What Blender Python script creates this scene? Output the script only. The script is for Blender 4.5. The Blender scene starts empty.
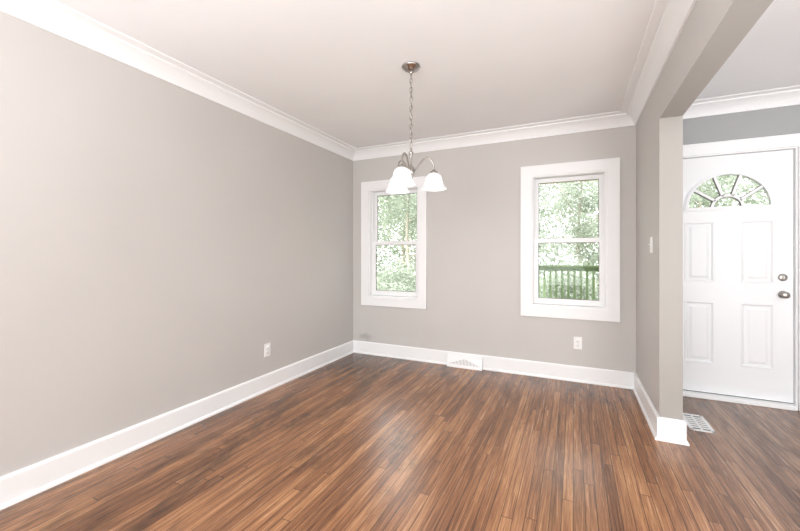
import bpy, bmesh, math, random
from mathutils import Vector, Matrix
random.seed(7)
scene=bpy.context.scene
COL=scene.collection
F_PX=369.63; TH=0.4386; HZ=254.6; CAMH=1.2
XL,XR,YB=-2.461,0.507,3.885
YE,XE=2.896,0.631
ZC,ZH=2.46,2.085
YR=-2.8; XF=3.2

# ---------------------------------------------------------------- materials
def srgb(r,g,b):
    f=lambda c:(c/255/12.92) if c/255<=0.04045 else ((c/255+0.055)/1.055)**2.4
    return (f(r),f(g),f(b),1)
def new_mat(name):
    m=bpy.data.materials.new(name); m.use_nodes=True
    nt=m.node_tree; b=nt.nodes['Principled BSDF']
    return m,nt,b
def paint(name,col,rough=0.6,bump=0.02,scale=260,var=0.02,spec=0.4,smudge=None):
    m,nt,b=new_mat(name)
    b.inputs['Roughness'].default_value=rough
    b.inputs['Specular IOR Level'].default_value=spec
    tc=nt.nodes.new('ShaderNodeTexCoord')
    n=nt.nodes.new('ShaderNodeTexNoise'); n.inputs['Scale'].default_value=scale
    nt.links.new(tc.outputs['Object'],n.inputs['Vector'])
    bp=nt.nodes.new('ShaderNodeBump'); bp.inputs['Strength'].default_value=bump; bp.inputs['Distance'].default_value=0.01
    nt.links.new(n.outputs['Fac'],bp.inputs['Height']); nt.links.new(bp.outputs['Normal'],b.inputs['Normal'])
    n2=nt.nodes.new('ShaderNodeTexNoise'); n2.inputs['Scale'].default_value=1.3; n2.inputs['Detail'].default_value=3
    nt.links.new(tc.outputs['Object'],n2.inputs['Vector'])
    r=nt.nodes.new('ShaderNodeValToRGB')
    r.color_ramp.elements[0].position=0.3; r.color_ramp.elements[1].position=0.7
    r.color_ramp.elements[0].color=[c*(1-var) for c in col[:3]]+[1]
    r.color_ramp.elements[1].color=[min(1,c*(1+var)) for c in col[:3]]+[1]
    nt.links.new(n2.outputs['Fac'],r.inputs['Fac'])
    out=r.outputs['Color']
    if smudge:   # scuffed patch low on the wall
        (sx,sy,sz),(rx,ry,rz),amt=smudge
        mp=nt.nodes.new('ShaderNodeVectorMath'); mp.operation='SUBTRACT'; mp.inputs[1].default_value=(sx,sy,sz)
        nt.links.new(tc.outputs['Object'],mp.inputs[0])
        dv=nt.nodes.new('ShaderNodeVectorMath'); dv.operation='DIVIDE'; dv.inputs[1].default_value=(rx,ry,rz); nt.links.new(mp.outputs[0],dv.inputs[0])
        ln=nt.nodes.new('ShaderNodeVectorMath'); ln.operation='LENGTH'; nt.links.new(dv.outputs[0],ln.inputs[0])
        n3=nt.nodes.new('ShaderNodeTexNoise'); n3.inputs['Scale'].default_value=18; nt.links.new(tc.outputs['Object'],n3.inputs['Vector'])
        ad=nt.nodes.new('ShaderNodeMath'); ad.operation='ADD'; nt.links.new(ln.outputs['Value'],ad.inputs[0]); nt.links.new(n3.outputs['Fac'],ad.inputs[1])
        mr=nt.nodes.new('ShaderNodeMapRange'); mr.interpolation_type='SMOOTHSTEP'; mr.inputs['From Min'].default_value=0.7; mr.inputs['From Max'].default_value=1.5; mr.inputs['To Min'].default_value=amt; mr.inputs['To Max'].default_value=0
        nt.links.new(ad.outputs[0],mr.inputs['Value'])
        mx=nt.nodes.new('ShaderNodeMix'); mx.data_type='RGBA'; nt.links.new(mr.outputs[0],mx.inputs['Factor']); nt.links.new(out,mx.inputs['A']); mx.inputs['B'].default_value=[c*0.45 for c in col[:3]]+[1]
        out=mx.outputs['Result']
    nt.links.new(out,b.inputs['Base Color'])
    return m
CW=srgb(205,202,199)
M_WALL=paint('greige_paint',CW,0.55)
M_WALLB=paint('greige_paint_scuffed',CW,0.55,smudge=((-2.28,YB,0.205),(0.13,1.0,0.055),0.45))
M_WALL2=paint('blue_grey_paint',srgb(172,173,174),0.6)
M_END=paint('partition_end_grey',srgb(170,167,162),0.55)  # darker grey for the partition end and header underside
M_CEIL=paint('ceiling_paint',srgb(243,243,244),0.8)
M_TRIM=paint('white_trim_paint',srgb(248,249,250),0.35,bump=0.0,var=0.005)
M_DOOR=paint('white_door_paint',srgb(244,245,247),0.35,bump=0.0,var=0.005)
M_VINYL=paint('white_vinyl',srgb(247,248,249),0.3,bump=0.0,var=0.004)
M_PLAST=paint('white_plastic',srgb(250,250,250),0.3,bump=0.0,var=0.002)
M_DARK=paint('dark_slot',srgb(40,38,36),0.6,bump=0.0)
M_DUCT=paint('duct_grey',srgb(70,68,66),0.6,bump=0.0)
M_GASK_SHADOW=paint('gasket_and_shadow_grey',srgb(128,127,125),0.6,bump=0.0)  # window gaskets, and the painted shadow bars in the fanlight
M_SLOT=paint('vent_slot',srgb(120,118,115),0.6,bump=0.0)
M_DECK=paint('deck_wood',srgb(134,154,116),0.8,bump=0.2,var=0.12)
M_PORCH=paint('porch_board',srgb(224,206,196),0.7,bump=0.0)
M_GROUND=paint('grass_ground',srgb(150,160,128),0.9,bump=0.5,scale=20,var=0.3)
M_BARK=paint('tree_bark',srgb(168,160,148),0.9,bump=0.5,scale=30,var=0.2)
def metal(name,col,rough):
    m,nt,b=new_mat(name); b.inputs['Base Color'].default_value=col
    b.inputs['Metallic'].default_value=1; 
    tc=nt.nodes.new('ShaderNodeTexCoord'); n=nt.nodes.new('ShaderNodeTexNoise'); n.inputs['Scale'].default_value=60
    nt.links.new(tc.outputs['Object'],n.inputs['Vector'])
    mr=nt.nodes.new('ShaderNodeMapRange'); mr.inputs['To Min'].default_value=rough*0.85; mr.inputs['To Max'].default_value=rough*1.15
    nt.links.new(n.outputs['Fac'],mr.inputs['Value']); nt.links.new(mr.outputs['Result'],b.inputs['Roughness'])
    return m
M_NICK=metal('satin_nickel',srgb(182,178,173),0.2)
M_KNOB=metal('brushed_nickel',srgb(180,177,172),0.35)
M_ALU=metal('aluminium',srgb(200,198,194),0.4)
def glass(name):
    m=bpy.data.materials.new(name); m.use_nodes=True; nt=m.node_tree; nt.nodes.clear()
    o=nt.nodes.new('ShaderNodeOutputMaterial'); t=nt.nodes.new('ShaderNodeBsdfTransparent'); t.inputs[0].default_value=(.97,.98,.975,1)
    g=nt.nodes.new('ShaderNodeBsdfGlossy'); g.inputs['Roughness'].default_value=0.02
    fr=nt.nodes.new('ShaderNodeFresnel'); fr.inputs['IOR'].default_value=1.25
    mx=nt.nodes.new('ShaderNodeMixShader')
    nt.links.new(fr.outputs[0],mx.inputs[0]); nt.links.new(t.outputs[0],mx.inputs[1]); nt.links.new(g.outputs[0],mx.inputs[2]); nt.links.new(mx.outputs[0],o.inputs[0])
    return m
M_GLASS=glass('window_glass')
def emis(name,col,st,rough=0.3,base=.9):
    m,nt,b=new_mat(name); b.inputs['Base Color'].default_value=(base,base,base,1); b.inputs['Roughness'].default_value=rough
    b.inputs['Emission Color'].default_value=col; 
    lw=nt.nodes.new('ShaderNodeTexNoise'); lw.inputs['Scale'].default_value=14
    tc=nt.nodes.new('ShaderNodeTexCoord'); nt.links.new(tc.outputs['Object'],lw.inputs['Vector'])
    mr=nt.nodes.new('ShaderNodeMapRange'); mr.inputs['To Min'].default_value=st*0.85; mr.inputs['To Max'].default_value=st*1.15
    nt.links.new(lw.outputs['Fac'],mr.inputs['Value']); nt.links.new(mr.outputs['Result'],b.inputs['Emission Strength'])
    return m
M_SHADE=emis('frosted_lit_glass',(.97,.985,1,1),0.12,base=.66)
def make_translucent(m):
    nt=m.node_tree; b=nt.nodes['Principled BSDF']
    tr=nt.nodes.new('ShaderNodeBsdfTranslucent'); tr.inputs['Color'].default_value=(.86,.87,.88,1)
    mx=nt.nodes.new('ShaderNodeMixShader'); mx.inputs[0].default_value=0.35
    nt.links.new(b.outputs[0],mx.inputs[1]); nt.links.new(tr.outputs[0],mx.inputs[2]); nt.links.new(mx.outputs[0],nt.nodes['Material Output'].inputs[0])
make_translucent(M_SHADE)
M_BULB=emis('bulb_glow',(1,.98,.95,1),10)

def leaf_mat():
    m,nt,b=new_mat('leaf_green'); b.inputs['Roughness'].default_value=0.8
    gi=nt.nodes.new('ShaderNodeNewGeometry')
    r=nt.nodes.new('ShaderNodeValToRGB'); e=r.color_ramp.elements
    e[0].position=0; e[0].color=srgb(156,164,151); e[1].position=1; e[1].color=srgb(206,210,202)
    x=e.new(0.3); x.color=srgb(172,179,165); x=e.new(0.7); x.color=srgb(186,193,179)
    nt.links.new(gi.outputs['Random Per Island'],r.inputs['Fac']); nt.links.new(r.outputs['Color'],b.inputs['Base Color'])
    tr=nt.nodes.new('ShaderNodeBsdfTranslucent'); nt.links.new(r.outputs['Color'],tr.inputs['Color'])
    mx=nt.nodes.new('ShaderNodeMixShader'); mx.inputs[0].default_value=0.5
    nt.links.new(b.outputs[0],mx.inputs[1]); nt.links.new(tr.outputs[0],mx.inputs[2])
    nt.links.new(mx.outputs[0],nt.nodes['Material Output'].inputs[0])
    return m
M_LEAF=leaf_mat()

def floor_mat():
    m,nt,b=new_mat('oak_strip_floor'); N=nt.nodes; L=nt.links
    def math_(op,a,bv=None,c=None,clamp=False):
        n=N.new('ShaderNodeMath'); n.operation=op; n.use_clamp=clamp
        for i,v in enumerate([a,bv,c]):
            if v is None: continue
            if isinstance(v,(int,float)): n.inputs[i].default_value=v
            else: L.new(v,n.inputs[i])
        return n.outputs[0]
    def smooth(v,a,b_,lo=0.0,hi=1.0):
        n=N.new('ShaderNodeMapRange'); n.interpolation_type='SMOOTHSTEP'
        if a>b_: a,b_,lo,hi=b_,a,hi,lo
        n.inputs['From Min'].default_value=a; n.inputs['From Max'].default_value=b_; n.inputs['To Min'].default_value=lo; n.inputs['To Max'].default_value=hi
        L.new(v,n.inputs['Value']); return n.outputs[0]
    def mixc(f,a,b_):
        n=N.new('ShaderNodeMix'); n.data_type='RGBA'
        if isinstance(f,(int,float)): n.inputs['Factor'].default_value=f
        else: L.new(f,n.inputs['Factor'])
        for k,v in (('A',a),('B',b_)):
            if isinstance(v,tuple): n.inputs[k].default_value=v
            else: L.new(v,n.inputs[k])
        return n.outputs['Result']
    tc=N.new('ShaderNodeTexCoord'); sp=N.new('ShaderNodeSeparateXYZ'); L.new(tc.outputs['Object'],sp.inputs[0])
    X,Y=sp.outputs['X'],sp.outputs['Y']
    W=0.050
    xs=math_('DIVIDE',X,W); row=math_('FLOOR',xs); fx=math_('FRACT',xs)
    wn=N.new('ShaderNodeTexWhiteNoise'); wn.noise_dimensions='1D'; L.new(row,wn.inputs['W'])
    ys=math_('ADD',math_('DIVIDE',Y,1.3),math_('MULTIPLY',wn.outputs['Value'],9.0)); seg=math_('FLOOR',ys); fy=math_('FRACT',ys)
    cb=N.new('ShaderNodeCombineXYZ'); L.new(row,cb.inputs[0]); L.new(seg,cb.inputs[1])
    w2=N.new('ShaderNodeTexWhiteNoise'); w2.noise_dimensions='2D'; L.new(cb.outputs[0],w2.inputs['Vector'])
    def stretched(sx,sy,detail,rough,dist,useid=True):
        gv=N.new('ShaderNodeCombineXYZ'); L.new(math_('MULTIPLY',X,sx),gv.inputs[0]); L.new(math_('MULTIPLY',Y,sy),gv.inputs[1])
        if useid: L.new(math_('MULTIPLY',w2.outputs['Value'],40),gv.inputs[2])
        gn=N.new('ShaderNodeTexNoise'); gn.inputs['Scale'].default_value=1; gn.inputs['Detail'].default_value=detail; gn.inputs['Roughness'].default_value=rough; gn.inputs['Distortion'].default_value=dist
        L.new(gv.outputs[0],gn.inputs['Vector']); return gn.outputs['Fac']
    grain=stretched(75,1.8,5,0.7,0.8)
    fine=stretched(300,6,3,0.7,0.2)
    stain=stretched(2.4,0.8,6,0.75,0.5,False)
    streak=stretched(7,0.7,4,0.6,0.4,False)
    g2=smooth(grain,0.32,0.68)
    fac=math_('ADD',math_('MULTIPLY',w2.outputs['Value'],0.26),math_('MULTIPLY',g2,0.30))
    fac=math_('ADD',fac,math_('MULTIPLY',smooth(fine,0.3,0.7),0.26))
    fac=math_('ADD',fac,math_('MULTIPLY',smooth(streak,0.3,0.7),0.24))
    r=N.new('ShaderNodeValToRGB'); e=r.color_ramp.elements
    e[0].position=0.12; e[0].color=srgb(84,54,38); e[1].position=0.98; e[1].color=srgb(216,170,126)
    for p_,c_ in ((0.32,(117,78,53)),(0.52,(149,103,71)),(0.74,(182,132,92))):
        x=e.new(p_); x.color=srgb(*c_)
    L.new(fac,r.inputs['Fac'])
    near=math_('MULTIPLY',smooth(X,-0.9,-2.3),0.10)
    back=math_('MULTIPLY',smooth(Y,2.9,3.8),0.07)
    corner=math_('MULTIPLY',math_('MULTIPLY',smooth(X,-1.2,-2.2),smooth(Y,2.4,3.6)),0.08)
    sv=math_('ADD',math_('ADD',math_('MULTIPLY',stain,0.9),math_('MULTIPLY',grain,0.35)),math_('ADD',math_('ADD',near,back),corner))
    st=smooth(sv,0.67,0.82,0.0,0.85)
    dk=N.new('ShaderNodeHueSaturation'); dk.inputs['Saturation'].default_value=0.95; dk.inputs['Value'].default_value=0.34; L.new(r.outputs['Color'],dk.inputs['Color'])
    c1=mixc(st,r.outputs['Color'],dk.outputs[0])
    ms=math_('MULTIPLY',smooth(stretched(90,1.6,3,0.6,0.5),0.62,0.70),0.5)
    c1=mixc(ms,c1,srgb(64,42,31))
    g1=math_('MINIMUM',fx,math_('SUBTRACT',1.0,fx)); gm=math_('LESS_THAN',g1,0.03)
    g3=math_('MINIMUM',fy,math_('SUBTRACT',1.0,fy)); gm2=math_('LESS_THAN',g3,0.0014)
    gap=math_('MAXIMUM',gm,gm2)
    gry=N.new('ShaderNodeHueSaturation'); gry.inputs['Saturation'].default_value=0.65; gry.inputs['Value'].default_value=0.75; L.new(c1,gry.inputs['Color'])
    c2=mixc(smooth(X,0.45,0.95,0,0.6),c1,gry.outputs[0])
    c3=mixc(math_('MULTIPLY',gap,0.85),c2,srgb(36,24,17))
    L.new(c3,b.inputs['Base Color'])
    rr=N.new('ShaderNodeMapRange'); rr.inputs['To Min'].default_value=0.18; rr.inputs['To Max'].default_value=0.33; L.new(grain,rr.inputs['Value'])
    L.new(rr.outputs[0],b.inputs['Roughness'])
    bp=N.new('ShaderNodeBump'); bp.inputs['Strength'].default_value=0.18; bp.inputs['Distance'].default_value=0.002
    L.new(math_('SUBTRACT',grain,gap),bp.inputs['Height']); L.new(bp.outputs['Normal'],b.inputs['Normal'])
    b.inputs['Specular IOR Level'].default_value=0.58
    return m
M_FLOOR=floor_mat()

# ---------------------------------------------------------------- helpers
def obj_from_bm(name,bm,mats,parent=None,smooth=False,label=None,category=None,kind=None,group=None,loc=None):
    me=bpy.data.meshes.new(name); bmesh.ops.recalc_face_normals(bm,faces=bm.faces[:])
    bm.to_mesh(me); bm.free()
    for m in (mats if isinstance(mats,(list,tuple)) else [mats]): me.materials.append(m)
    if smooth:
        for p in me.polygons: p.use_smooth=True
    o=bpy.data.objects.new(name,me); COL.objects.link(o)
    if loc is not None:
        me.transform(Matrix.Translation(-Vector(loc))); o.location=Vector(loc)
    if parent:
        o.parent=parent; o.location=o.location-parent_world(parent)
    tag(o,label,category,kind,group); return o
def parent_world(p):
    v=Vector((0,0,0))
    while p: v+=p.location; p=p.parent
    return v
def tag(o,label=None,category=None,kind=None,group=None):
    if label:o['label']=label
    if category:o['category']=category
    if kind:o['kind']=kind
    if group:o['group']=group
def empty(name,loc,**k):
    o=bpy.data.objects.new(name,None); o.empty_display_size=0.1; o.location=loc; COL.objects.link(o); tag(o,**k); return o
def box(bm,x0,x1,y0,y1,z0,z1,bev=0,mi=0):
    t=bmesh.new(); bmesh.ops.create_cube(t,size=1)
    bmesh.ops.scale(t,vec=(abs(x1-x0),abs(y1-y0),abs(z1-z0)),verts=t.verts)
    bmesh.ops.translate(t,vec=((x0+x1)/2,(y0+y1)/2,(z0+z1)/2),verts=t.verts)
    if bev: bmesh.ops.bevel(t,geom=t.edges[:],offset=bev,segments=2,affect='EDGES',profile=0.5)
    for f in t.faces: f.material_index=mi
    merge(bm,t)
def merge(bm,t):
    me=bpy.data.meshes.new('tmp'); t.to_mesh(me); t.free(); bm.from_mesh(me); bpy.data.meshes.remove(me)
def lathe(bm,prof,center=(0,0,0),seg=32,axis='Z',mi=0):
    rings=[]
    cx,cy,cz=center
    def mk(r,z,a):
        if axis=='Z': return (cx+r*math.cos(a),cy+r*math.sin(a),cz+z)
        return (cx+r*math.cos(a),cy-z,cz+r*math.sin(a)) # axis toward -Y
    for r,z in prof:
        if r<1e-6: rings.append([bm.verts.new(mk(0,z,0))])
        else: rings.append([bm.verts.new(mk(r,z,2*math.pi*i/seg)) for i in range(seg)])
    for a,b in zip(rings,rings[1:]):
        for i in range(seg):
            j=(i+1)%seg
            if len(a)==1 and len(b)==1: continue
            if len(a)==1: f=bm.faces.new((a[0],b[i],b[j]))
            elif len(b)==1: f=bm.faces.new((a[i],b[0],a[j]))
            else: f=bm.faces.new((a[i],b[i],b[j],a[j]))
            f.material_index=mi; f.smooth=True
def tube(bm,pts,rad,seg=10,closed=False,mi=0):
    pts=[Vector(p) for p in pts]; n=len(pts); rings=[]
    up=Vector((0,0,1)); prev=None
    for i,p in enumerate(pts):
        if closed: t=(pts[(i+1)%n]-pts[i-1]).normalized()
        else: t=(pts[min(i+1,n-1)]-pts[max(i-1,0)]).normalized()
        if prev is None:
            a=t.cross(up); 
            if a.length<1e-3: a=t.cross(Vector((1,0,0)))
            a.normalize()
        else:
            a=(prev-t*prev.dot(t)).normalized()
        prev=a; b=t.cross(a)
        r=rad[i] if isinstance(rad,(list,tuple)) else rad
        rings.append([bm.verts.new(p+a*r*math.cos(2*math.pi*k/seg)+b*r*math.sin(2*math.pi*k/seg)) for k in range(seg)])
    prs=list(zip(rings,rings[1:]))
    if closed: prs.append((rings[-1],rings[0]))
    for A,B in prs:
        for k in range(seg):
            f=bm.faces.new((A[k],A[(k+1)%seg],B[(k+1)%seg],B[k])); f.smooth=True; f.material_index=mi
    if not closed:
        bm.faces.new(rings[0]); bm.faces.new(rings[-1])
def sweep(path,prof,names,mat,kind,labels,cat):
    """one mitred moulding object per path segment; profile = (offset from wall, z)"""
    P=[Vector((p[0],p[1])) for p in path]; n=len(P)
    dirs=[(P[i+1]-P[i]).normalized() for i in range(n-1)]
    rgt=lambda d:Vector((d.y,-d.x))
    mit=[]
    for i in range(n):
        if i==0: mit.append(rgt(dirs[0]))
        elif i==n-1: mit.append(rgt(dirs[-1]))
        else:
            a,b=rgt(dirs[i-1]),rgt(dirs[i]); s=a+b; mit.append(s/(s.dot(a)))
    out=[]
    for i in range(n-1):
        bm=bmesh.new()
        A=[bm.verts.new((P[i].x+mit[i].x*o,P[i].y+mit[i].y*o,z)) for o,z in prof]
        B=[bm.verts.new((P[i+1].x+mit[i+1].x*o,P[i+1].y+mit[i+1].y*o,z)) for o,z in prof]
        for k in range(len(prof)):
            j=(k+1)%len(prof); bm.faces.new((A[k],B[k],B[j],A[j]))
        bm.faces.new(A); bm.faces.new(B)
        out.append(obj_from_bm(names[i],bm,mat,label=labels[i],category=cat,kind=kind))
    return out
def wall_with_holes(x0,x1,y0,y1,z0,z1,holes):
    """wall in the XZ plane, thickness y0..y1, rectangular holes (xa,xb,za,zb)"""
    xs=sorted({x0,x1,*[h[0] for h in holes],*[h[1] for h in holes]}); zs=sorted({z0,z1,*[h[2] for h in holes],*[h[3] for h in holes]})
    bm=bmesh.new(); V={}
    def v(x,y,z):
        k=(x,y,z)
        if k not in V: V[k]=bm.verts.new(k)
        return V[k]
    def solid(i,j):
        if i<0 or j<0 or i>=len(xs)-1 or j>=len(zs)-1: return False
        cx=(xs[i]+xs[i+1])/2; cz=(zs[j]+zs[j+1])/2
        return not any(h[0]<cx<h[1] and h[2]<cz<h[3] for h in holes)
    for i in range(len(xs)-1):
        for j in range(len(zs)-1):
            if not solid(i,j): continue
            a,b,c,d=xs[i],xs[i+1],zs[j],zs[j+1]
            bm.faces.new((v(a,y0,c),v(b,y0,c),v(b,y0,d),v(a,y0,d)))
            bm.faces.new((v(a,y1,c),v(a,y1,d),v(b,y1,d),v(b,y1,c)))
            if not solid(i-1,j): bm.faces.new((v(a,y0,c),v(a,y0,d),v(a,y1,d),v(a,y1,c)))
            if not solid(i+1,j): bm.faces.new((v(b,y0,c),v(b,y1,c),v(b,y1,d),v(b,y0,d)))
            if not solid(i,j-1): bm.faces.new((v(a,y0,c),v(a,y1,c),v(b,y1,c),v(b,y0,c)))
            if not solid(i,j+1): bm.faces.new((v(a,y0,d),v(b,y0,d),v(b,y1,d),v(a,y1,d)))
    return bm
def curve_mesh(loops,depth):
    """filled planar shape with holes in local XY, extruded +-depth/2; returns bmesh"""
    cu=bpy.data.curves.new('c','CURVE'); cu.dimensions='2D'; cu.fill_mode='BOTH'; cu.extrude=depth/2
    for lp in loops:
        s=cu.splines.new('POLY'); s.points.add(len(lp)-1)
        for i,(x,y) in enumerate(lp): s.points[i].co=(x,y,0,1)
        s.use_cyclic_u=True
    o=bpy.data.objects.new('c',cu); COL.objects.link(o)
    dg=bpy.context.evaluated_depsgraph_get(); me=bpy.data.meshes.new_from_object(o.evaluated_get(dg))
    bm=bmesh.new(); bm.from_mesh(me); bpy.data.objects.remove(o); bpy.data.curves.remove(cu); bpy.data.meshes.remove(me)
    return bm
def xz(bm,ox,y,oz):
    # local (x,y,z) -> world (ox+x, y - z, oz+y)
    for v in bm.verts:
        a,b,c=v.co; v.co=(ox+a,y-c,oz+b)
    return bm

# ---------------------------------------------------------------- room shell
T=0.15
bm=bmesh.new(); box(bm,XL-T,XF+T,YR-T,YB+T,-0.12,0)
obj_from_bm('floor',bm,M_FLOOR,label='worn brown oak strip hardwood floor with satin finish',category='floor',kind='structure')
bm=bmesh.new(); box(bm,XL-T,XF+T,YR-T,YB+T,ZC,ZC+0.2)
obj_from_bm('ceiling',bm,M_CEIL,label='smooth off-white painted plaster ceiling',category='ceiling',kind='structure')
bm=bmesh.new(); box(bm,XL-T,XL,YR-T,YB+T,0,ZC)
obj_from_bm('wall_left',bm,M_WALL,label='long plain greige painted plaster wall',category='wall',kind='structure')
W1=(-2.234,-1.588,0.69,1.978); W2=(-0.379,0.281,0.69,1.978)
DX0,DX1,DZ0,DZ1=0.748,1.558,0.04,2.025
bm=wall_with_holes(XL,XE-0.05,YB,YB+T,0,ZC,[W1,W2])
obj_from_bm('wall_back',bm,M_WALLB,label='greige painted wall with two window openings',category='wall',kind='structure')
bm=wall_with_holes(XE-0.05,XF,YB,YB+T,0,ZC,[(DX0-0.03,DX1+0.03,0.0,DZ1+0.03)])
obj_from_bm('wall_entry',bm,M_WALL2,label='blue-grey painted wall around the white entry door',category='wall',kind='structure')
bm=bmesh.new(); box(bm,XF,XF+T,YR-T,YB+T,0,ZC)
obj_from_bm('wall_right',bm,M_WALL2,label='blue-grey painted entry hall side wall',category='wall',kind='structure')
bm=bmesh.new(); box(bm,XL,XF,YR-T,YR,0,ZC)
obj_from_bm('wall_front',bm,M_WALL,label='greige painted wall closing the room',category='wall',kind='structure')
# partition stub + header beam in one L-shaped body
bm=bmesh.new()
pts=[(YB,0),(YB,ZC),(YR,ZC),(YR,ZH),(YE,ZH),(YE,0)]
A=[bm.verts.new((XR,y,z)) for y,z in pts]; B=[bm.verts.new((XE,y,z)) for y,z in pts]
bm.faces.new(A); fB=bm.faces.new(B)
fs=[]
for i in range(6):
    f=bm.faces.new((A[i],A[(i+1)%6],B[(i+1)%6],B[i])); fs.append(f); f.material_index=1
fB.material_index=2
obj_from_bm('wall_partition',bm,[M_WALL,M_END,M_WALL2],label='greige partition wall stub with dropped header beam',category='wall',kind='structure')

# ---------------------------------------------------------------- mouldings
zc=ZC
crown=[(0,zc),(0,zc-0.105),(0.012,zc-0.105),(0.015,zc-0.093),(0.022,zc-0.077),(0.034,zc-0.057),(0.05,zc-0.039),(0.067,zc-0.027),(0.08,zc-0.020),(0.083,zc-0.010),(0.134,zc-0.008),(0.137,zc-0.005),(0.137,zc)]
sweep([(XL,YR),(XL,YB),(XR,YB),(XR,YR)],crown,['trim_1','trim_2','trim_3'],M_TRIM,'structure',
      ['white crown moulding along the long greige wall','white crown moulding above the two windows','white crown moulding along the header beam'],'crown moulding')
sweep([(XE,YR),(XE,YB),(XF,YB),(XF,YR)],crown,['trim_4','trim_5','trim_6'],M_TRIM,'structure',
      ['white crown moulding on entry side of header','white crown moulding above the entry door','white crown moulding on entry hall side wall'],'crown moulding')
base=[(0,0),(0,0.145),(0.009,0.145),(0.014,0.139),(0.016,0.132),(0.016,0.02),(0.024,0.017),(0.028,0.010),(0.029,0)]
sweep([(XL,YR),(XL,YB),(XR,YB),(XR,YE),(XE,YE),(XE,YB-0.03)],base,['baseboard_left','baseboard_back','baseboard_partition','baseboard_end','baseboard_entry'],M_TRIM,'structure',
      ['tall white baseboard along the long greige wall','tall white baseboard below the two windows','tall white baseboard on the partition wall','short white baseboard wrapping the partition end','white baseboard on entry side of partition'],'baseboard')
sweep([(DX1+0.11,YB),(XF,YB),(XF,YR)],base,['baseboard_hall','baseboard_right'],M_TRIM,'structure',
      ['white baseboard beside the entry door','white baseboard on the entry hall side wall'],'baseboard')

# ---------------------------------------------------------------- windows
def window(idx,W,label):
    x0,x1,z0,z1=W
    root=empty('window_%d'%idx,((x0+x1)/2,YB,z0),label=label,category='window',kind='structure')
    bm=bmesh.new(); c=0.1
    t=curve_mesh([[(x0-c,z0-c),(x1+c,z0-c),(x1+c,z1+c),(x0-c,z1+c)],[(x0,z0),(x0,z1),(x1,z1),(x1,z0)]],0.018)
    xz(t,0,YB-0.0095,0); merge(bm,t)
    t=curve_mesh([[(x0-c,z0-c),(x1+c,z0-c),(x1+c,z1+c),(x0-c,z1+c)],[(x0-c+.012,z0-c+.012),(x0-c+.012,z1+c-.012),(x1+c-.012,z1+c-.012),(x1+c-.012,z0-c+.012)]],0.004)
    xz(t,0,YB-0.0195,0); merge(bm,t)
    obj_from_bm('casing',bm,M_TRIM,parent=root)
    bm=bmesh.new(); j=0.014
    box(bm,x0,x0+j,YB-0.005,YB+T,z0,z1); box(bm,x1-j,x1,YB-0.005,YB+T,z0,z1)
    box(bm,x0+j,x1-j,YB-0.005,YB+T,z1-j,z1); box(bm,x0+j,x1-j,YB-0.005,YB+T,z0,z0+j+0.006)
    for xa,xb in ((x0+j,x0+j+0.012),(x1-j-0.012,x1-j)):
        box(bm,xa,xb,YB+0.045,YB+0.05,z0+j,z1-j); box(bm,xa,xb,YB+0.082,YB+0.087,z0+j,z1-j)
    obj_from_bm('jamb',bm,M_VINYL,parent=root)
    a,b=x0+j+0.002,x1-j-0.002; zb,zt=z0+j+0.007,z1-j-0.002; zm=(zb+zt)/2
    def sash(name,ya,yb,za,zc_,botrail,toprail):
        s=0.045
        bm=bmesh.new()
        box(bm,a,a+s,ya,yb,za,zc_,0.003); box(bm,b-s,b,ya,yb,za,zc_,0.003)
        box(bm,a+s-.002,b-s+.002,ya,yb,za,za+botrail,0.003); box(bm,a+s-.002,b-s+.002,ya,yb,zc_-toprail,zc_,0.003)
        o=obj_from_bm(name,bm,M_VINYL,parent=root)
        ym=(ya+yb)/2
        bm=bmesh.new(); g=0.005
        t=curve_mesh([[(a+s-.001,za+botrail-.001),(b-s+.001,za+botrail-.001),(b-s+.001,zc_-toprail+.001),(a+s-.001,zc_-toprail+.001)],
                      [(a+s+g,za+botrail+g),(a+s+g,zc_-toprail-g),(b-s-g,zc_-toprail-g),(b-s-g,za+botrail+g)]],0.008)
        xz(t,0,ym,0); merge(bm,t)
        obj_from_bm('gasket',bm,M_GASK_SHADOW,parent=o,label='grey glazing gasket')
        bm=bmesh.new(); box(bm,a+s,b-s,ym-0.002,ym+0.002,za+botrail,zc_-toprail)
        obj_from_bm('glass_pane',bm,M_GLASS,parent=o,label='clear glass pane')
        return o
    sash('upper_sash',YB+0.09,YB+0.118,zm-0.018,zt,0.04,0.042)
    lo=sash('lower_sash',YB+0.052,YB+0.08,zb,zm+0.024,0.055,0.044)
    bm=bmesh.new(); xm=(x0+x1)/2
    box(bm,xm-0.028,xm+0.028,YB+0.055,YB+0.078,zm+0.024,zm+0.032,0.002); box(bm,xm-0.02,xm+0.012,YB+0.045,YB+0.06,zm+0.03,zm+0.038,0.002)
    obj_from_bm('sash_lock',bm,M_PLAST,parent=lo)
window(1,W1,'white double-hung window overlooking green trees')
window(2,W2,'white double-hung window overlooking deck railing and trees')

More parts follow.
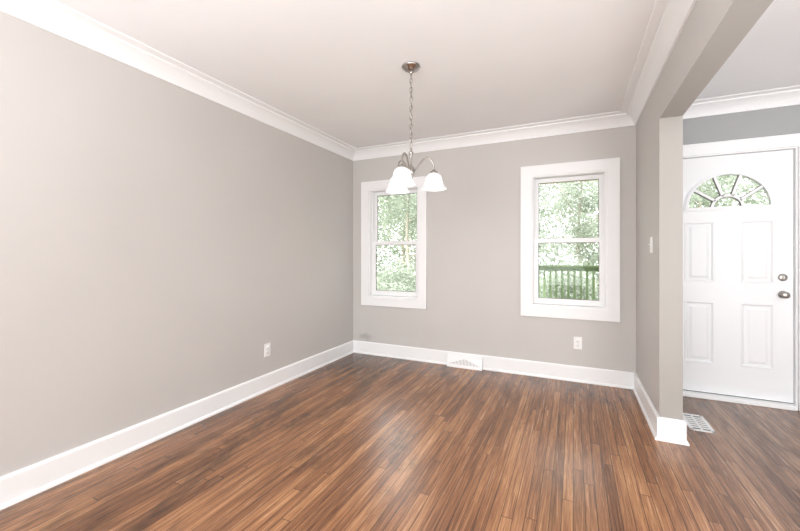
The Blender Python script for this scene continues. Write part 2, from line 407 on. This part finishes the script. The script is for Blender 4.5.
# ---------------------------------------------------------------- entry door
def arc(cx,cz,r,a0,a1,n): return [(cx+r*math.cos(a0+(a1-a0)*i/n),cz+r*math.sin(a0+(a1-a0)*i/n)) for i in range(n+1)]
def door():
    cx=(DX0+DX1)/2; root=empty('door_1',(cx,YB+0.03,0),label='white four-panel entry door with arched sunburst fanlight',category='door',kind='structure')
    fz=1.589; fr=0.272
    fan=arc(cx,fz,fr,0,math.pi,40)
    rect=[(DX0+.003,DZ0),(DX1-.003,DZ0),(DX1-.003,DZ1-.003),(DX0+.003,DZ1-.003)]
    panels=[]
    for s in (-1,1):
        for za,zb in ((0.29,0.80),(0.972,1.472)):
            xa,xb=sorted((cx+s*0.09,cx+s*0.285)); panels.append((xa,xb,za,zb))
    bm=bmesh.new(); yd=YB+0.03
    t=curve_mesh([rect,fan],0.030); xz(t,0,yd+0.027,0); merge(bm,t)
    loops=[rect,fan]+[[(a,c),(a,d),(b,d),(b,c)] for a,b,c,d in panels]
    t=curve_mesh(loops,0.012); xz(t,0,yd+0.006,0); merge(bm,t)
    for a,b,c,d in panels:
        def ring(i,y): return [bm.verts.new(p) for p in ((a+i,y,c+i),(b-i,y,c+i),(b-i,y,d-i),(a+i,y,d-i))]
        R=[ring(-0.006,yd),ring(-0.003,yd-0.003),ring(0.004,yd-0.003),ring(0.016,yd+0.008),ring(0.028,yd+0.008),ring(0.036,yd+0.006),ring(0.048,yd+0.001)]
        for P,Q in zip(R,R[1:]):
            for k in range(4): bm.faces.new((P[k],P[(k+1)%4],Q[(k+1)%4],Q[k]))
        bm.faces.new(R[-1])
    obj_from_bm('door_panel',bm,M_DOOR,parent=root)
    # moulded arched surround, stepped
    bm=bmesh.new()
    for (o1,i1,dep,yy) in ((0.022,0.010,0.010,-0.004),(0.014,-0.008,0.018,-0.008)):
        out=arc(cx,fz,fr+o1,0,math.pi,40); out=[(cx-fr-o1,fz-o1)]+[(cx+fr+o1,fz-o1)]+out
        inn=arc(cx,fz-min(i1,0),fr+i1,0.0,math.pi,40)
        t=curve_mesh([out,inn],dep); xz(t,0,yd+yy,0); merge(bm,t)
    fl=obj_from_bm('fanlight',bm,M_DOOR,parent=root)
    ri=0.1
    def grille(hw,y,mat,name,label):
        bm=bmesh.new()
        band=arc(cx,fz,ri+hw,0,math.pi,24)+list(reversed(arc(cx,fz,ri-hw,0,math.pi,24)))
        t=curve_mesh([band],0.008); xz(t,0,y,0); merge(bm,t)
        for deg in (36,72,108,144):
            q=math.radians(deg); p=Vector((cx+ri*math.cos(q),fz+ri*math.sin(q))); e=Vector((cx+fr*math.cos(q),fz+fr*math.sin(q)))
            d=(e-p).normalized(); n_=Vector((-d.y,d.x))*hw
            t=curve_mesh([[tuple(p+n_),tuple(p-n_),tuple(e-n_),tuple(e+n_)]],0.008); xz(t,0,y,0); merge(bm,t)
        o=obj_from_bm(name,bm,mat,parent=fl,label=label)
    grille(0.0095,yd-0.002,M_PLAST,'sunburst_grille','white radiating sunburst bars')
    grille(0.0150,yd+0.015,M_GASK_SHADOW,'grille_shadow','grey bars added as shadow lines behind the white bars')  # wider grey copy of the grille, painting a shadow outline around the bars
    t=curve_mesh([arc(cx,fz,fr,0,math.pi,40)],0.004); xz(t,0,yd+0.025,0)
    obj_from_bm('glass_pane',t,M_GLASS,parent=fl,label='half-round clear glass')
    kx=1.492
    K=lambda pr:[(r*0.9,z*0.9) for r,z in pr]
    bm=bmesh.new(); lathe(bm,K([(0,0),(0.032,0),(0.033,0.004),(0.029,0.009),(0.013,0.012),(0.011,0.026),(0.015,0.032),(0.025,0.038),(0.029,0.048),(0.028,0.058),(0.02,0.065),(0,0.067)]),(kx,yd,0.885),28,'Y')
    obj_from_bm('door_knob',bm,M_KNOB,parent=root,label='brushed nickel round knob')
    bm=bmesh.new(); lathe(bm,K([(0,0),(0.031,0),(0.032,0.004),(0.028,0.011),(0.012,0.013),(0,0.013)]),(kx,yd,1.02),28,'Y')
    box(bm,kx-0.005,kx+0.005,yd-0.028,yd-0.010,1.02-0.015,1.02+0.015,0.002)
    obj_from_bm('deadbolt',bm,M_KNOB,parent=root,label='brushed nickel deadbolt thumb turn')
    for z in (0.25,1.05,1.82):
        bm=bmesh.new(); lathe(bm,[(0,0),(0.007,0),(0.007,0.09),(0,0.09)],(DX0-0.002,yd-0.006,z),12)
        obj_from_bm('hinge',bm,M_KNOB,parent=root)
    bm=bmesh.new()
    box(bm,DX0-0.03,DX0,YB-0.002,YB+T,0.0,DZ1+0.03); box(bm,DX1,DX1+0.03,YB-0.002,YB+T,0.0,DZ1+0.03); box(bm,DX0,DX1,YB-0.002,YB+T,DZ1,DZ1+0.03)
    box(bm,DX0,DX0+0.012,yd+0.045,YB+T,DZ0,DZ1);box(bm,DX1-0.012,DX1,yd+0.045,YB+T,DZ0,DZ1);box(bm,DX0,DX1,yd+0.045,YB+T,DZ1-0.012,DZ1)
    obj_from_bm('jamb',bm,M_TRIM,parent=root)
    bm=bmesh.new(); i=0.01; c=0.095
    t=curve_mesh([[(DX0-i-c,0),(DX0-i,0),(DX0-i,DZ1+i),(DX1+i,DZ1+i),(DX1+i,0),(DX1+i+c,0),(DX1+i+c,DZ1+i+c),(DX0-i-c,DZ1+i+c)]],0.018)
    xz(t,0,YB-0.0095,0); merge(bm,t)
    box(bm,DX0-i-c,DX1+i+c,YB-0.024,YB-0.018,DZ1+i+c-0.014,DZ1+i+c,0.001)
    obj_from_bm('casing',bm,M_TRIM,parent=root)
    bm=bmesh.new(); box(bm,DX0,DX1,YB-0.03,YB+T,0.0,DZ0-0.006,0.004)
    obj_from_bm('threshold',bm,M_TRIM,parent=root,label='white painted sill')
    bm=bmesh.new(); box(bm,DX0+.004,DX1-.004,yd+0.002,yd+0.038,DZ0-0.008,DZ0+0.001)
    obj_from_bm('weather_strip',bm,M_DARK,parent=root,label='dark rubber sweep')
door()

# ---------------------------------------------------------------- chandelier
CHX,CHY=-0.983,2.269
ARMS=[TH+0.12+k*2*math.pi/3 for k in range(3)]; AR=0.155; SZ=1.765
def chandelier():
    cx,cy=CHX,CHY
    root=empty('chandelier',(cx,cy,ZC),label='satin nickel three-light chandelier with frosted bell shades',category='chandelier')
    bm=bmesh.new(); lathe(bm,[(0,0),(0.062,0),(0.063,-0.006),(0.058,-0.012),(0.05,-0.016),(0.046,-0.024),(0.028,-0.034),(0.012,-0.038),(0.01,-0.05),(0.006,-0.056),(0,-0.057)],(cx,cy,ZC),36)
    obj_from_bm('canopy',bm,M_NICK,parent=root)
    bm=bmesh.new(); z=ZC-0.052; k=0; zend=1.925
    while z>zend:
        pts=[]
        for i in range(16):
            q=2*math.pi*i/16; a=0.0085*math.cos(q); b_=0.010*math.sin(q)+(0.008 if math.sin(q)>0 else -0.008)
            pts.append((cx+(a if k%2 else 0),cy+(0 if k%2 else a),z-0.016+b_))
        tube(bm,pts,0.0024,6,closed=True); z-=0.0305; k+=1
    tube(bm,[(cx+0.005*math.sin(i*1.3),cy+0.005*math.cos(i*1.3),ZC-0.05-(ZC-0.05-1.9)*i/24) for i in range(25)],0.0018,6)
    obj_from_bm('chain',bm,M_NICK,parent=root)
    bm=bmesh.new()
    lathe(bm,[(0,0.215),(0.006,0.212),(0.010,0.205),(0.006,0.197),(0.008,0.19),(0.016,0.184),(0.018,0.178),(0.010,0.170),(0.0075,0.15),(0.0075,0.10),(0.012,0.092),(0.02,0.08),(0.026,0.062),(0.026,0.045),(0.018,0.03),(0.01,0.022),(0.012,0.014),(0.010,0.006),(0.005,0),(0.006,-0.006),(0,-0.012)],(cx,cy,1.70),28)
    obj_from_bm('center_column',bm,M_NICK,parent=root)
    for th in ARMS:
        dx,dy=math.cos(th),math.sin(th)
        ctrl=[(0.018,1.755),(0.045,1.79),(0.075,1.832),(0.105,1.85),(0.132,1.84),(0.150,1.812),(AR,1.782),(AR,SZ)]
        P=[]
        for i in range(len(ctrl)-1):
            p0=ctrl[max(i-1,0)];p1=ctrl[i];p2=ctrl[i+1];p3=ctrl[min(i+2,len(ctrl)-1)]
            for s in range(5):
                t=s/5
                P.append(tuple(0.5*((2*p1[k])+(-p0[k]+p2[k])*t+(2*p0[k]-5*p1[k]+4*p2[k]-p3[k])*t*t+(-p0[k]+3*p1[k]-3*p2[k]+p3[k])*t**3) for k in (0,1)))
        P.append(ctrl[-1])
        bm=bmesh.new(); tube(bm,[(cx+dx*r,cy+dy*r,z) for r,z in P],0.006,10)
        arm=obj_from_bm('arm',bm,M_NICK,parent=root)
        sx,sy=cx+dx*AR,cy+dy*AR; st=SZ
        bm=bmesh.new(); lathe(bm,[(0,0.008),(0.009,0.006),(0.014,0),(0.024,-0.006),(0.027,-0.014),(0.027,-0.03),(0.024,-0.032),(0,-0.032)],(sx,sy,st),24)
        obj_from_bm('socket_cup',bm,M_NICK,parent=arm)
        o_=[(0.0265,-0.018),(0.034,-0.023),(0.046,-0.033),(0.053,-0.047),(0.056,-0.064),(0.059,-0.08),(0.064,-0.094),(0.072,-0.108),(0.081,-0.119),(0.085,-0.124)]
        i_=[(r-0.003,z-0.001) for r,z in reversed(o_)]
        bm=bmesh.new(); lathe(bm,o_+i_+[o_[0]],(sx,sy,st),36)
        obj_from_bm('glass_shade',bm,M_SHADE,parent=arm,label='frosted white bell-shaped glass shade, lit')
        bm=bmesh.new(); lathe(bm,[(0,-0.032),(0.013,-0.034),(0.014,-0.044),(0.022,-0.056),(0.026,-0.07),(0.021,-0.084),(0.01,-0.091),(0,-0.093)],(sx,sy,st),20)
        obj_from_bm('light_bulb',bm,M_BULB,parent=arm,label='glowing bulb')
chandelier()

# ---------------------------------------------------------------- small wall items
def plate(name,center,normal,kind,label,cat):
    cx,cy,cz=center
    rot={'-Y':0,'+X':math.radians(90),'-X':math.radians(-90)}[normal]
    def R(bm):
        bmesh.ops.rotate(bm,cent=(0,0,0),matrix=Matrix.Rotation(rot,3,'Z'),verts=bm.verts)
        bmesh.ops.translate(bm,vec=center,verts=bm.verts); return bm
    bm=bmesh.new(); box(bm,-0.036,0.036,-0.006,0,-0.058,0.058,0.0025); R(bm)
    root=obj_from_bm(name,bm,M_PLAST,label=label,category=cat,loc=center)
    if kind=='outlet':
        for s in (-1,1):
            bm=bmesh.new(); lathe(bm,[(0,0),(0.0165,0),(0.0165,0.002),(0.0155,0.003),(0,0.003)],(0,-0.006,s*0.0195),20,'Y')
            for dx,h in ((-0.006,0.008),(0.006,0.0065)): box(bm,dx-0.0012,dx+0.0012,-0.0098,-0.009,s*0.0195-h/2+.002,s*0.0195+h/2+.002,mi=1)
            lathe(bm,[(0,0.003),(0.0022,0.003),(0.0022,0.0036),(0,0.0036)],(0,-0.006,s*0.0195-0.008),10,'Y',mi=1)
            obj_from_bm('socket',R(bm),[M_PLAST,M_DARK],parent=root)
        bm=bmesh.new(); lathe(bm,[(0,0),(0.003,0),(0.0025,0.0012),(0,0.0014)],(0,-0.006,0),10,'Y'); obj_from_bm('screw',R(bm),M_ALU,parent=root)
    else:
        bm=bmesh.new(); box(bm,-0.005,0.005,-0.0075,-0.006,-0.012,0.012); box(bm,-0.0035,0.0035,-0.019,-0.006,0.0,0.009,0.001)
        obj_from_bm('toggle',R(bm),M_PLAST,parent=root)
        for s in (-1,1):
            bm=bmesh.new(); lathe(bm,[(0,0),(0.003,0),(0.0025,0.0012),(0,0.0014)],(0,-0.006,s*0.03),10,'Y'); obj_from_bm('screw',R(bm),M_ALU,parent=root)
plate('power_outlet',(XL,2.469,0.354),'+X','outlet','white duplex outlet on the long greige wall','power outlet')
plate('power_outlet',(0.038,YB,0.363),'-Y','outlet','white duplex outlet below the deck-side window','power outlet')
plate('light_switch',(XR,3.156,1.27),'-X','switch','white toggle light switch on the partition wall','light switch')

def base_register():
    x0,x1=-1.235,-0.855; y=YB-0.029; cx=(x0+x1)/2
    root=empty('baseboard_vent',(cx,y,0),label='white metal baseboard heating register below the windows',category='air vent')
    bm=bmesh.new(); prof=[(y+0.001,0),(y-0.045,0),(y-0.045,0.016),(y-0.012,0.108),(y-0.006,0.114),(y+0.012,0.116),(y+0.012,0.128),(y+0.001,0.128)]
    A=[bm.verts.new((x0,a,z)) for a,z in prof]; B=[bm.verts.new((x1,a,z)) for a,z in prof]
    for k in range(len(prof)): bm.faces.new((A[k],A[(k+1)%len(prof)],B[(k+1)%len(prof)],B[k]))
    bm.faces.new(A); bm.faces.new(B)
    obj_from_bm('housing',bm,M_TRIM,parent=root)
    p0=Vector((0,y-0.0455,0.016)); p1=Vector((0,y-0.0125,0.108)); dv=(p1-p0); nrm=Vector((0,-dv.z,dv.y)).normalized()
    def P(x,t,o=0.0): q=p0+dv*t+nrm*o; return (x,q.y,q.z)
    bm=bmesh.new()
    n=22
    for i in range(n):
        x=x0+0.03+(x1-x0-0.06)*i/(n-1); s=abs((x-cx)/((x1-x0)/2-0.03))
        h0,h1=0.18,0.24+0.58*(1-s)
        w=0.0022
        vs=[bm.verts.new(P(x-w,h0,0.0008)),bm.verts.new(P(x+w,h0,0.0008)),bm.verts.new(P(x+w,h1,0.0008)),bm.verts.new(P(x-w,h1,0.0008))]
        bm.faces.new(vs)
    obj_from_bm('louvre_slots',bm,M_SLOT,parent=root,label='grey vertical slots')
    bm=bmesh.new(); tube(bm,[P(cx,0.9,0.0),P(cx,0.93,0.016)],0.004,8)
    obj_from_bm('damper_lever',bm,M_TRIM,parent=root)
base_register()

def floor_register():
    x0,x1,y0,y1=0.725,0.868,3.14,3.44
    root=empty('floor_vent',((x0+x1)/2,(y0+y1)/2,0),label='white slotted metal floor register near the entry door',category='air vent')
    bm=bmesh.new()
    b_=0.022
    box(bm,x0,x1,y0,y0+b_,0,0.004,0.001); box(bm,x0,x1,y1-b_,y1,0,0.004,0.001)
    box(bm,x0,x0+b_,y0,y1,0,0.004,0.001); box(bm,x1-b_,x1,y0,y1,0,0.004,0.001)
    n=7
    for i in range(1,n):
        yy=y0+b_+(y1-y0-2*b_)*i/n; box(bm,x0+b_,x1-b_,yy-0.010,yy+0.010,0.001,0.0035)
    box(bm,(x0+x1)/2-0.006,(x0+x1)/2+0.006,y0+b_,y1-b_,0.001,0.0037)
    obj_from_bm('grille',bm,M_PLAST,parent=root)
    bm=bmesh.new(); box(bm,x0+0.01,x1-0.01,y0+0.01,y1-0.01,0.0002,0.001)
    obj_from_bm('duct_opening',bm,M_DUCT,parent=root,label='dark duct opening')
floor_register()

# ---------------------------------------------------------------- outdoors
bm=bmesh.new(); bmesh.ops.create_grid(bm,x_segments=40,y_segments=40,size=35)
for v in bm.verts: v.co.z=-0.75+0.12*math.sin(v.co.x*0.6)*math.cos(v.co.y*0.5)
obj_from_bm('ground',bm,M_GROUND,label='grassy yard outside the windows',category='ground',kind='structure')
DY=6.3
bm=bmesh.new()
for i in range(17):
    yy=YB+T+0.01+i*0.142
    box(bm,-1.1,4.2,yy,yy+0.136,-0.14,-0.1)
box(bm,-1.05,4.15,YB+T+0.02,YB+T+0.06,-0.3,-0.14); box(bm,-1.05,4.15,DY+0.02,DY+0.06,-0.3,-0.14)
for x in (-1.0,1.5,4.1): 
    for yy in (YB+T+0.1,DY): box(bm,x-0.05,x+0.05,yy-0.05,yy+0.05,-0.9,-0.14)
obj_from_bm('porch_deck',bm,M_DECK,label='weathered board porch deck outside the entry door',category='deck')
rail=empty('deck_railing',(0.5,DY,-0.1),label='grey-green weathered wooden deck railing with square balusters',category='railing')
bm=bmesh.new(); box(bm,-1.05,4.15,DY-0.07,DY+0.07,1.005,1.035,0.004); obj_from_bm('top_rail',bm,M_DECK,parent=rail)
bm=bmesh.new(); box(bm,-1.05,4.15,DY-0.02,DY+0.02,0.945,1.005); obj_from_bm('upper_stringer',bm,M_DECK,parent=rail)
bm=bmesh.new(); box(bm,-1.05,4.15,DY-0.02,DY+0.02,0.0,0.09); obj_from_bm('bottom_rail',bm,M_DECK,parent=rail)
bm=bmesh.new(); box(bm,-0.016,0.016,-0.016,0.016,0,1.03); x=-0.93
bal=obj_from_bm('baluster',bm,M_DECK,parent=rail); bal.location=Vector((x,DY-0.04,-0.05))-rail.location
while x<4.0:
    x+=0.086
    c=bal.copy(); c.parent=rail; c.location=Vector((x,DY-0.04,-0.05))-rail.location; COL.objects.link(c)
for x in (-1.0,4.1):
    bm=bmesh.new(); box(bm,x-0.045,x+0.045,DY-0.045,DY+0.045,-0.1,2.33); obj_from_bm('post',bm,M_DECK,parent=rail)
bm=bmesh.new(); box(bm,-1.1,4.2,DY-0.08,DY+0.08,2.33,2.52); box(bm,-1.1,4.2,YB+T+0.002,DY+0.4,2.52,2.6); 
obj_from_bm('porch_roof',bm,M_PORCH,label='pale painted porch roof with beam over the deck',category='porch roof',kind='structure')

def leaf_quad(bm,p,size):
    u=Vector((random.gauss(0,1),random.gauss(0,1),random.gauss(0,.6))).normalized(); w=u.cross(Vector((random.gauss(0,1),random.gauss(0,1),random.gauss(0,1)))).normalized()
    s=size*random.uniform(0.6,1.3)
    bm.faces.new([bm.verts.new(p-u*s),bm.verts.new(p+w*s*0.45),bm.verts.new(p+u*s),bm.verts.new(p-w*s*0.45)])
def leaf_mesh(n,rx,ry,rz,size,nb=26):
    bm=bmesh.new(); blobs=[]
    while len(blobs)<nb:
        r=random.uniform(0.3,0.6)
        v=Vector((random.uniform(-1,1),random.uniform(-1,1),random.uniform(-1,1)))
        if v.length>1: continue
        blobs.append((v.x*(rx-r),v.y*(ry-r),v.z*(rz-r),r))
    for _ in range(n):
        b=random.choice(blobs); r=b[3]
        d=Vector((random.gauss(0,1),random.gauss(0,1),random.gauss(0,1))).normalized()*r*random.uniform(0.4,1.0)
        leaf_quad(bm,Vector((b[0],b[1],b[2]))+d,size)
    me=bpy.data.meshes.new('leaves'); bm.to_mesh(me); bm.free(); me.materials.append(M_LEAF); return me
def trunk_mesh(h,r):
    bm=bmesh.new()
    pts=[(0.05*math.sin(i*1.1),0.06*math.cos(i*0.9),h*i/8) for i in range(9)]
    tube(bm,pts,[r*(1-0.08*i) for i in range(9)],10)
    for k in range(12):
        a=random.uniform(0,6.28); z0=h*random.uniform(0.3,0.85); L=random.uniform(0.6,1.2)
        tube(bm,[(0,0,z0),(math.cos(a)*L*.5,math.sin(a)*L*.5,z0+L*.25),(math.cos(a)*L,math.sin(a)*L,z0+L*.7)],[r*.35,r*.22,r*.08],7)
    me=bpy.data.meshes.new('trunk'); bm.to_mesh(me); bm.free(); me.materials.append(M_BARK); return me
leafsets=[leaf_mesh(7500,1.55,1.5,2.6,0.055,30) for _ in range(3)]
trunks=[trunk_mesh(4.9,0.08),trunk_mesh(5.2,0.06)]
bush=[leaf_mesh(6500,1.04,0.75,1.0,0.038,24) for _ in range(2)]
tk=0
pos=[(-8.0,10.9),(-4.8,10.9),(-1.5,10.9),(1.7,10.9),(4.9,10.9)]+[(-9.7,14.1),(-6.4,14.1),(-3.1,14.1),(0.2,14.1),(3.5,14.1),(6.8,14.1)]
for (x,y) in pos:
    t=bpy.data.objects.new('tree',None); t.location=(x,y,-0.85); COL.objects.link(t); tag(t,'leafy green tree standing in the yard','tree',None,'trees in the yard')
    a=bpy.data.objects.new('trunk',trunks[tk%2]); a.parent=t; COL.objects.link(a)
    b=bpy.data.objects.new('foliage',leafsets[tk%3]); b.parent=t; b.location=(0,0,4.2 if y<12 else 3.6); b.rotation_euler=(0,0,(tk%2)*math.pi); b['kind']='stuff'; COL.objects.link(b)
    tk+=1
k=0
for yy,xs_ in ((7.5,[-7.4,-5.3,-3.2,-1.1,1.0,3.1,5.2]),(9.05,[-8.5,-6.35,-4.25,-2.15,-0.05,2.05,4.15])):
    for x in xs_:
        b=bpy.data.objects.new('shrub',bush[k%2]); b.location=(x,yy,0.12+(0.1 if yy>8 else -0.1)); b.rotation_euler=(0,0,(k%2)*math.pi); k+=1
        COL.objects.link(b); tag(b,'dense green shrub growing beyond the deck','shrub','stuff','shrubs at the yard edge')
bm=bmesh.new()
for _ in range(70000):
    leaf_quad(bm,Vector((random.uniform(-17,13),random.uniform(16.6,18.0),random.uniform(-0.8,5.5))),0.10)
o=obj_from_bm('woodland_edge',bm,M_LEAF,label='dense pale green woodland foliage beyond the yard',category='woodland',kind='stuff')

# ---------------------------------------------------------------- lights
def area(name,loc,rot,sx,sy,power,col=(1,1,1),spread=180):
    l=bpy.data.lights.new(name,'AREA'); l.shape='RECTANGLE'; l.size=sx; l.size_y=sy; l.energy=power; l.color=col; l.spread=math.radians(spread)
    o=bpy.data.objects.new(name,l); o.location=loc; o.rotation_euler=rot; COL.objects.link(o); return o
area('rear_fill',(-0.9,-2.6,1.3),(math.radians(93),0,math.radians(-11)),2.4,1.8,102,(.975,.99,1))  # added soft fill behind the camera; the rear wall has no window
area('hall_fill',(2.1,-2.2,1.4),(math.radians(92),0,math.radians(4)),1.8,1.6,74,(.985,.996,1))  # added fill to brighten the entry side and door, not a fixture
area('floor_bounce',(-0.5,-1.25,0.3),(math.radians(180),0,0),2.0,2.4,76,(.945,.975,1),140)  # added up-facing panel out of view, lifts the ceiling
area('hall_bounce',(1.9,0.2,0.3),(math.radians(180),0,0),1.8,3.0,66,(.975,.99,1))  # added unseen panel aimed up at the hall ceiling
for th in ARMS:
    l=bpy.data.lights.new('bulb_light','POINT'); l.energy=3.2; l.color=(1,.98,.95); l.shadow_soft_size=0.03
    o=bpy.data.objects.new('bulb_light',l); o.location=(CHX+AR*math.cos(th),CHY+AR*math.sin(th),SZ-0.106); COL.objects.link(o)
sun=bpy.data.lights.new('sun','SUN'); sun.energy=6.0; sun.angle=0.05; sun.color=(1,.99,.97)
so=bpy.data.objects.new('sun',sun); so.rotation_euler=(math.radians(42),0,math.radians(-25)); COL.objects.link(so)
w=bpy.data.worlds.new('world'); scene.world=w; w.use_nodes=True
bg=w.node_tree.nodes['Background']; bg.inputs['Color'].default_value=(0.97,0.985,1,1); bg.inputs['Strength'].default_value=4.4

# ---------------------------------------------------------------- camera
cam=bpy.data.cameras.new('camera'); co=bpy.data.objects.new('camera',cam); COL.objects.link(co)
co.location=(0,0,CAMH); co.rotation_euler=(math.radians(90),0,TH)
cam.sensor_width=36; cam.lens=F_PX/800*36; cam.shift_y=-(265.5-HZ)/800; cam.clip_start=0.02
scene.camera=co
scene.view_settings.view_transform='Standard'; scene.view_settings.look='None'
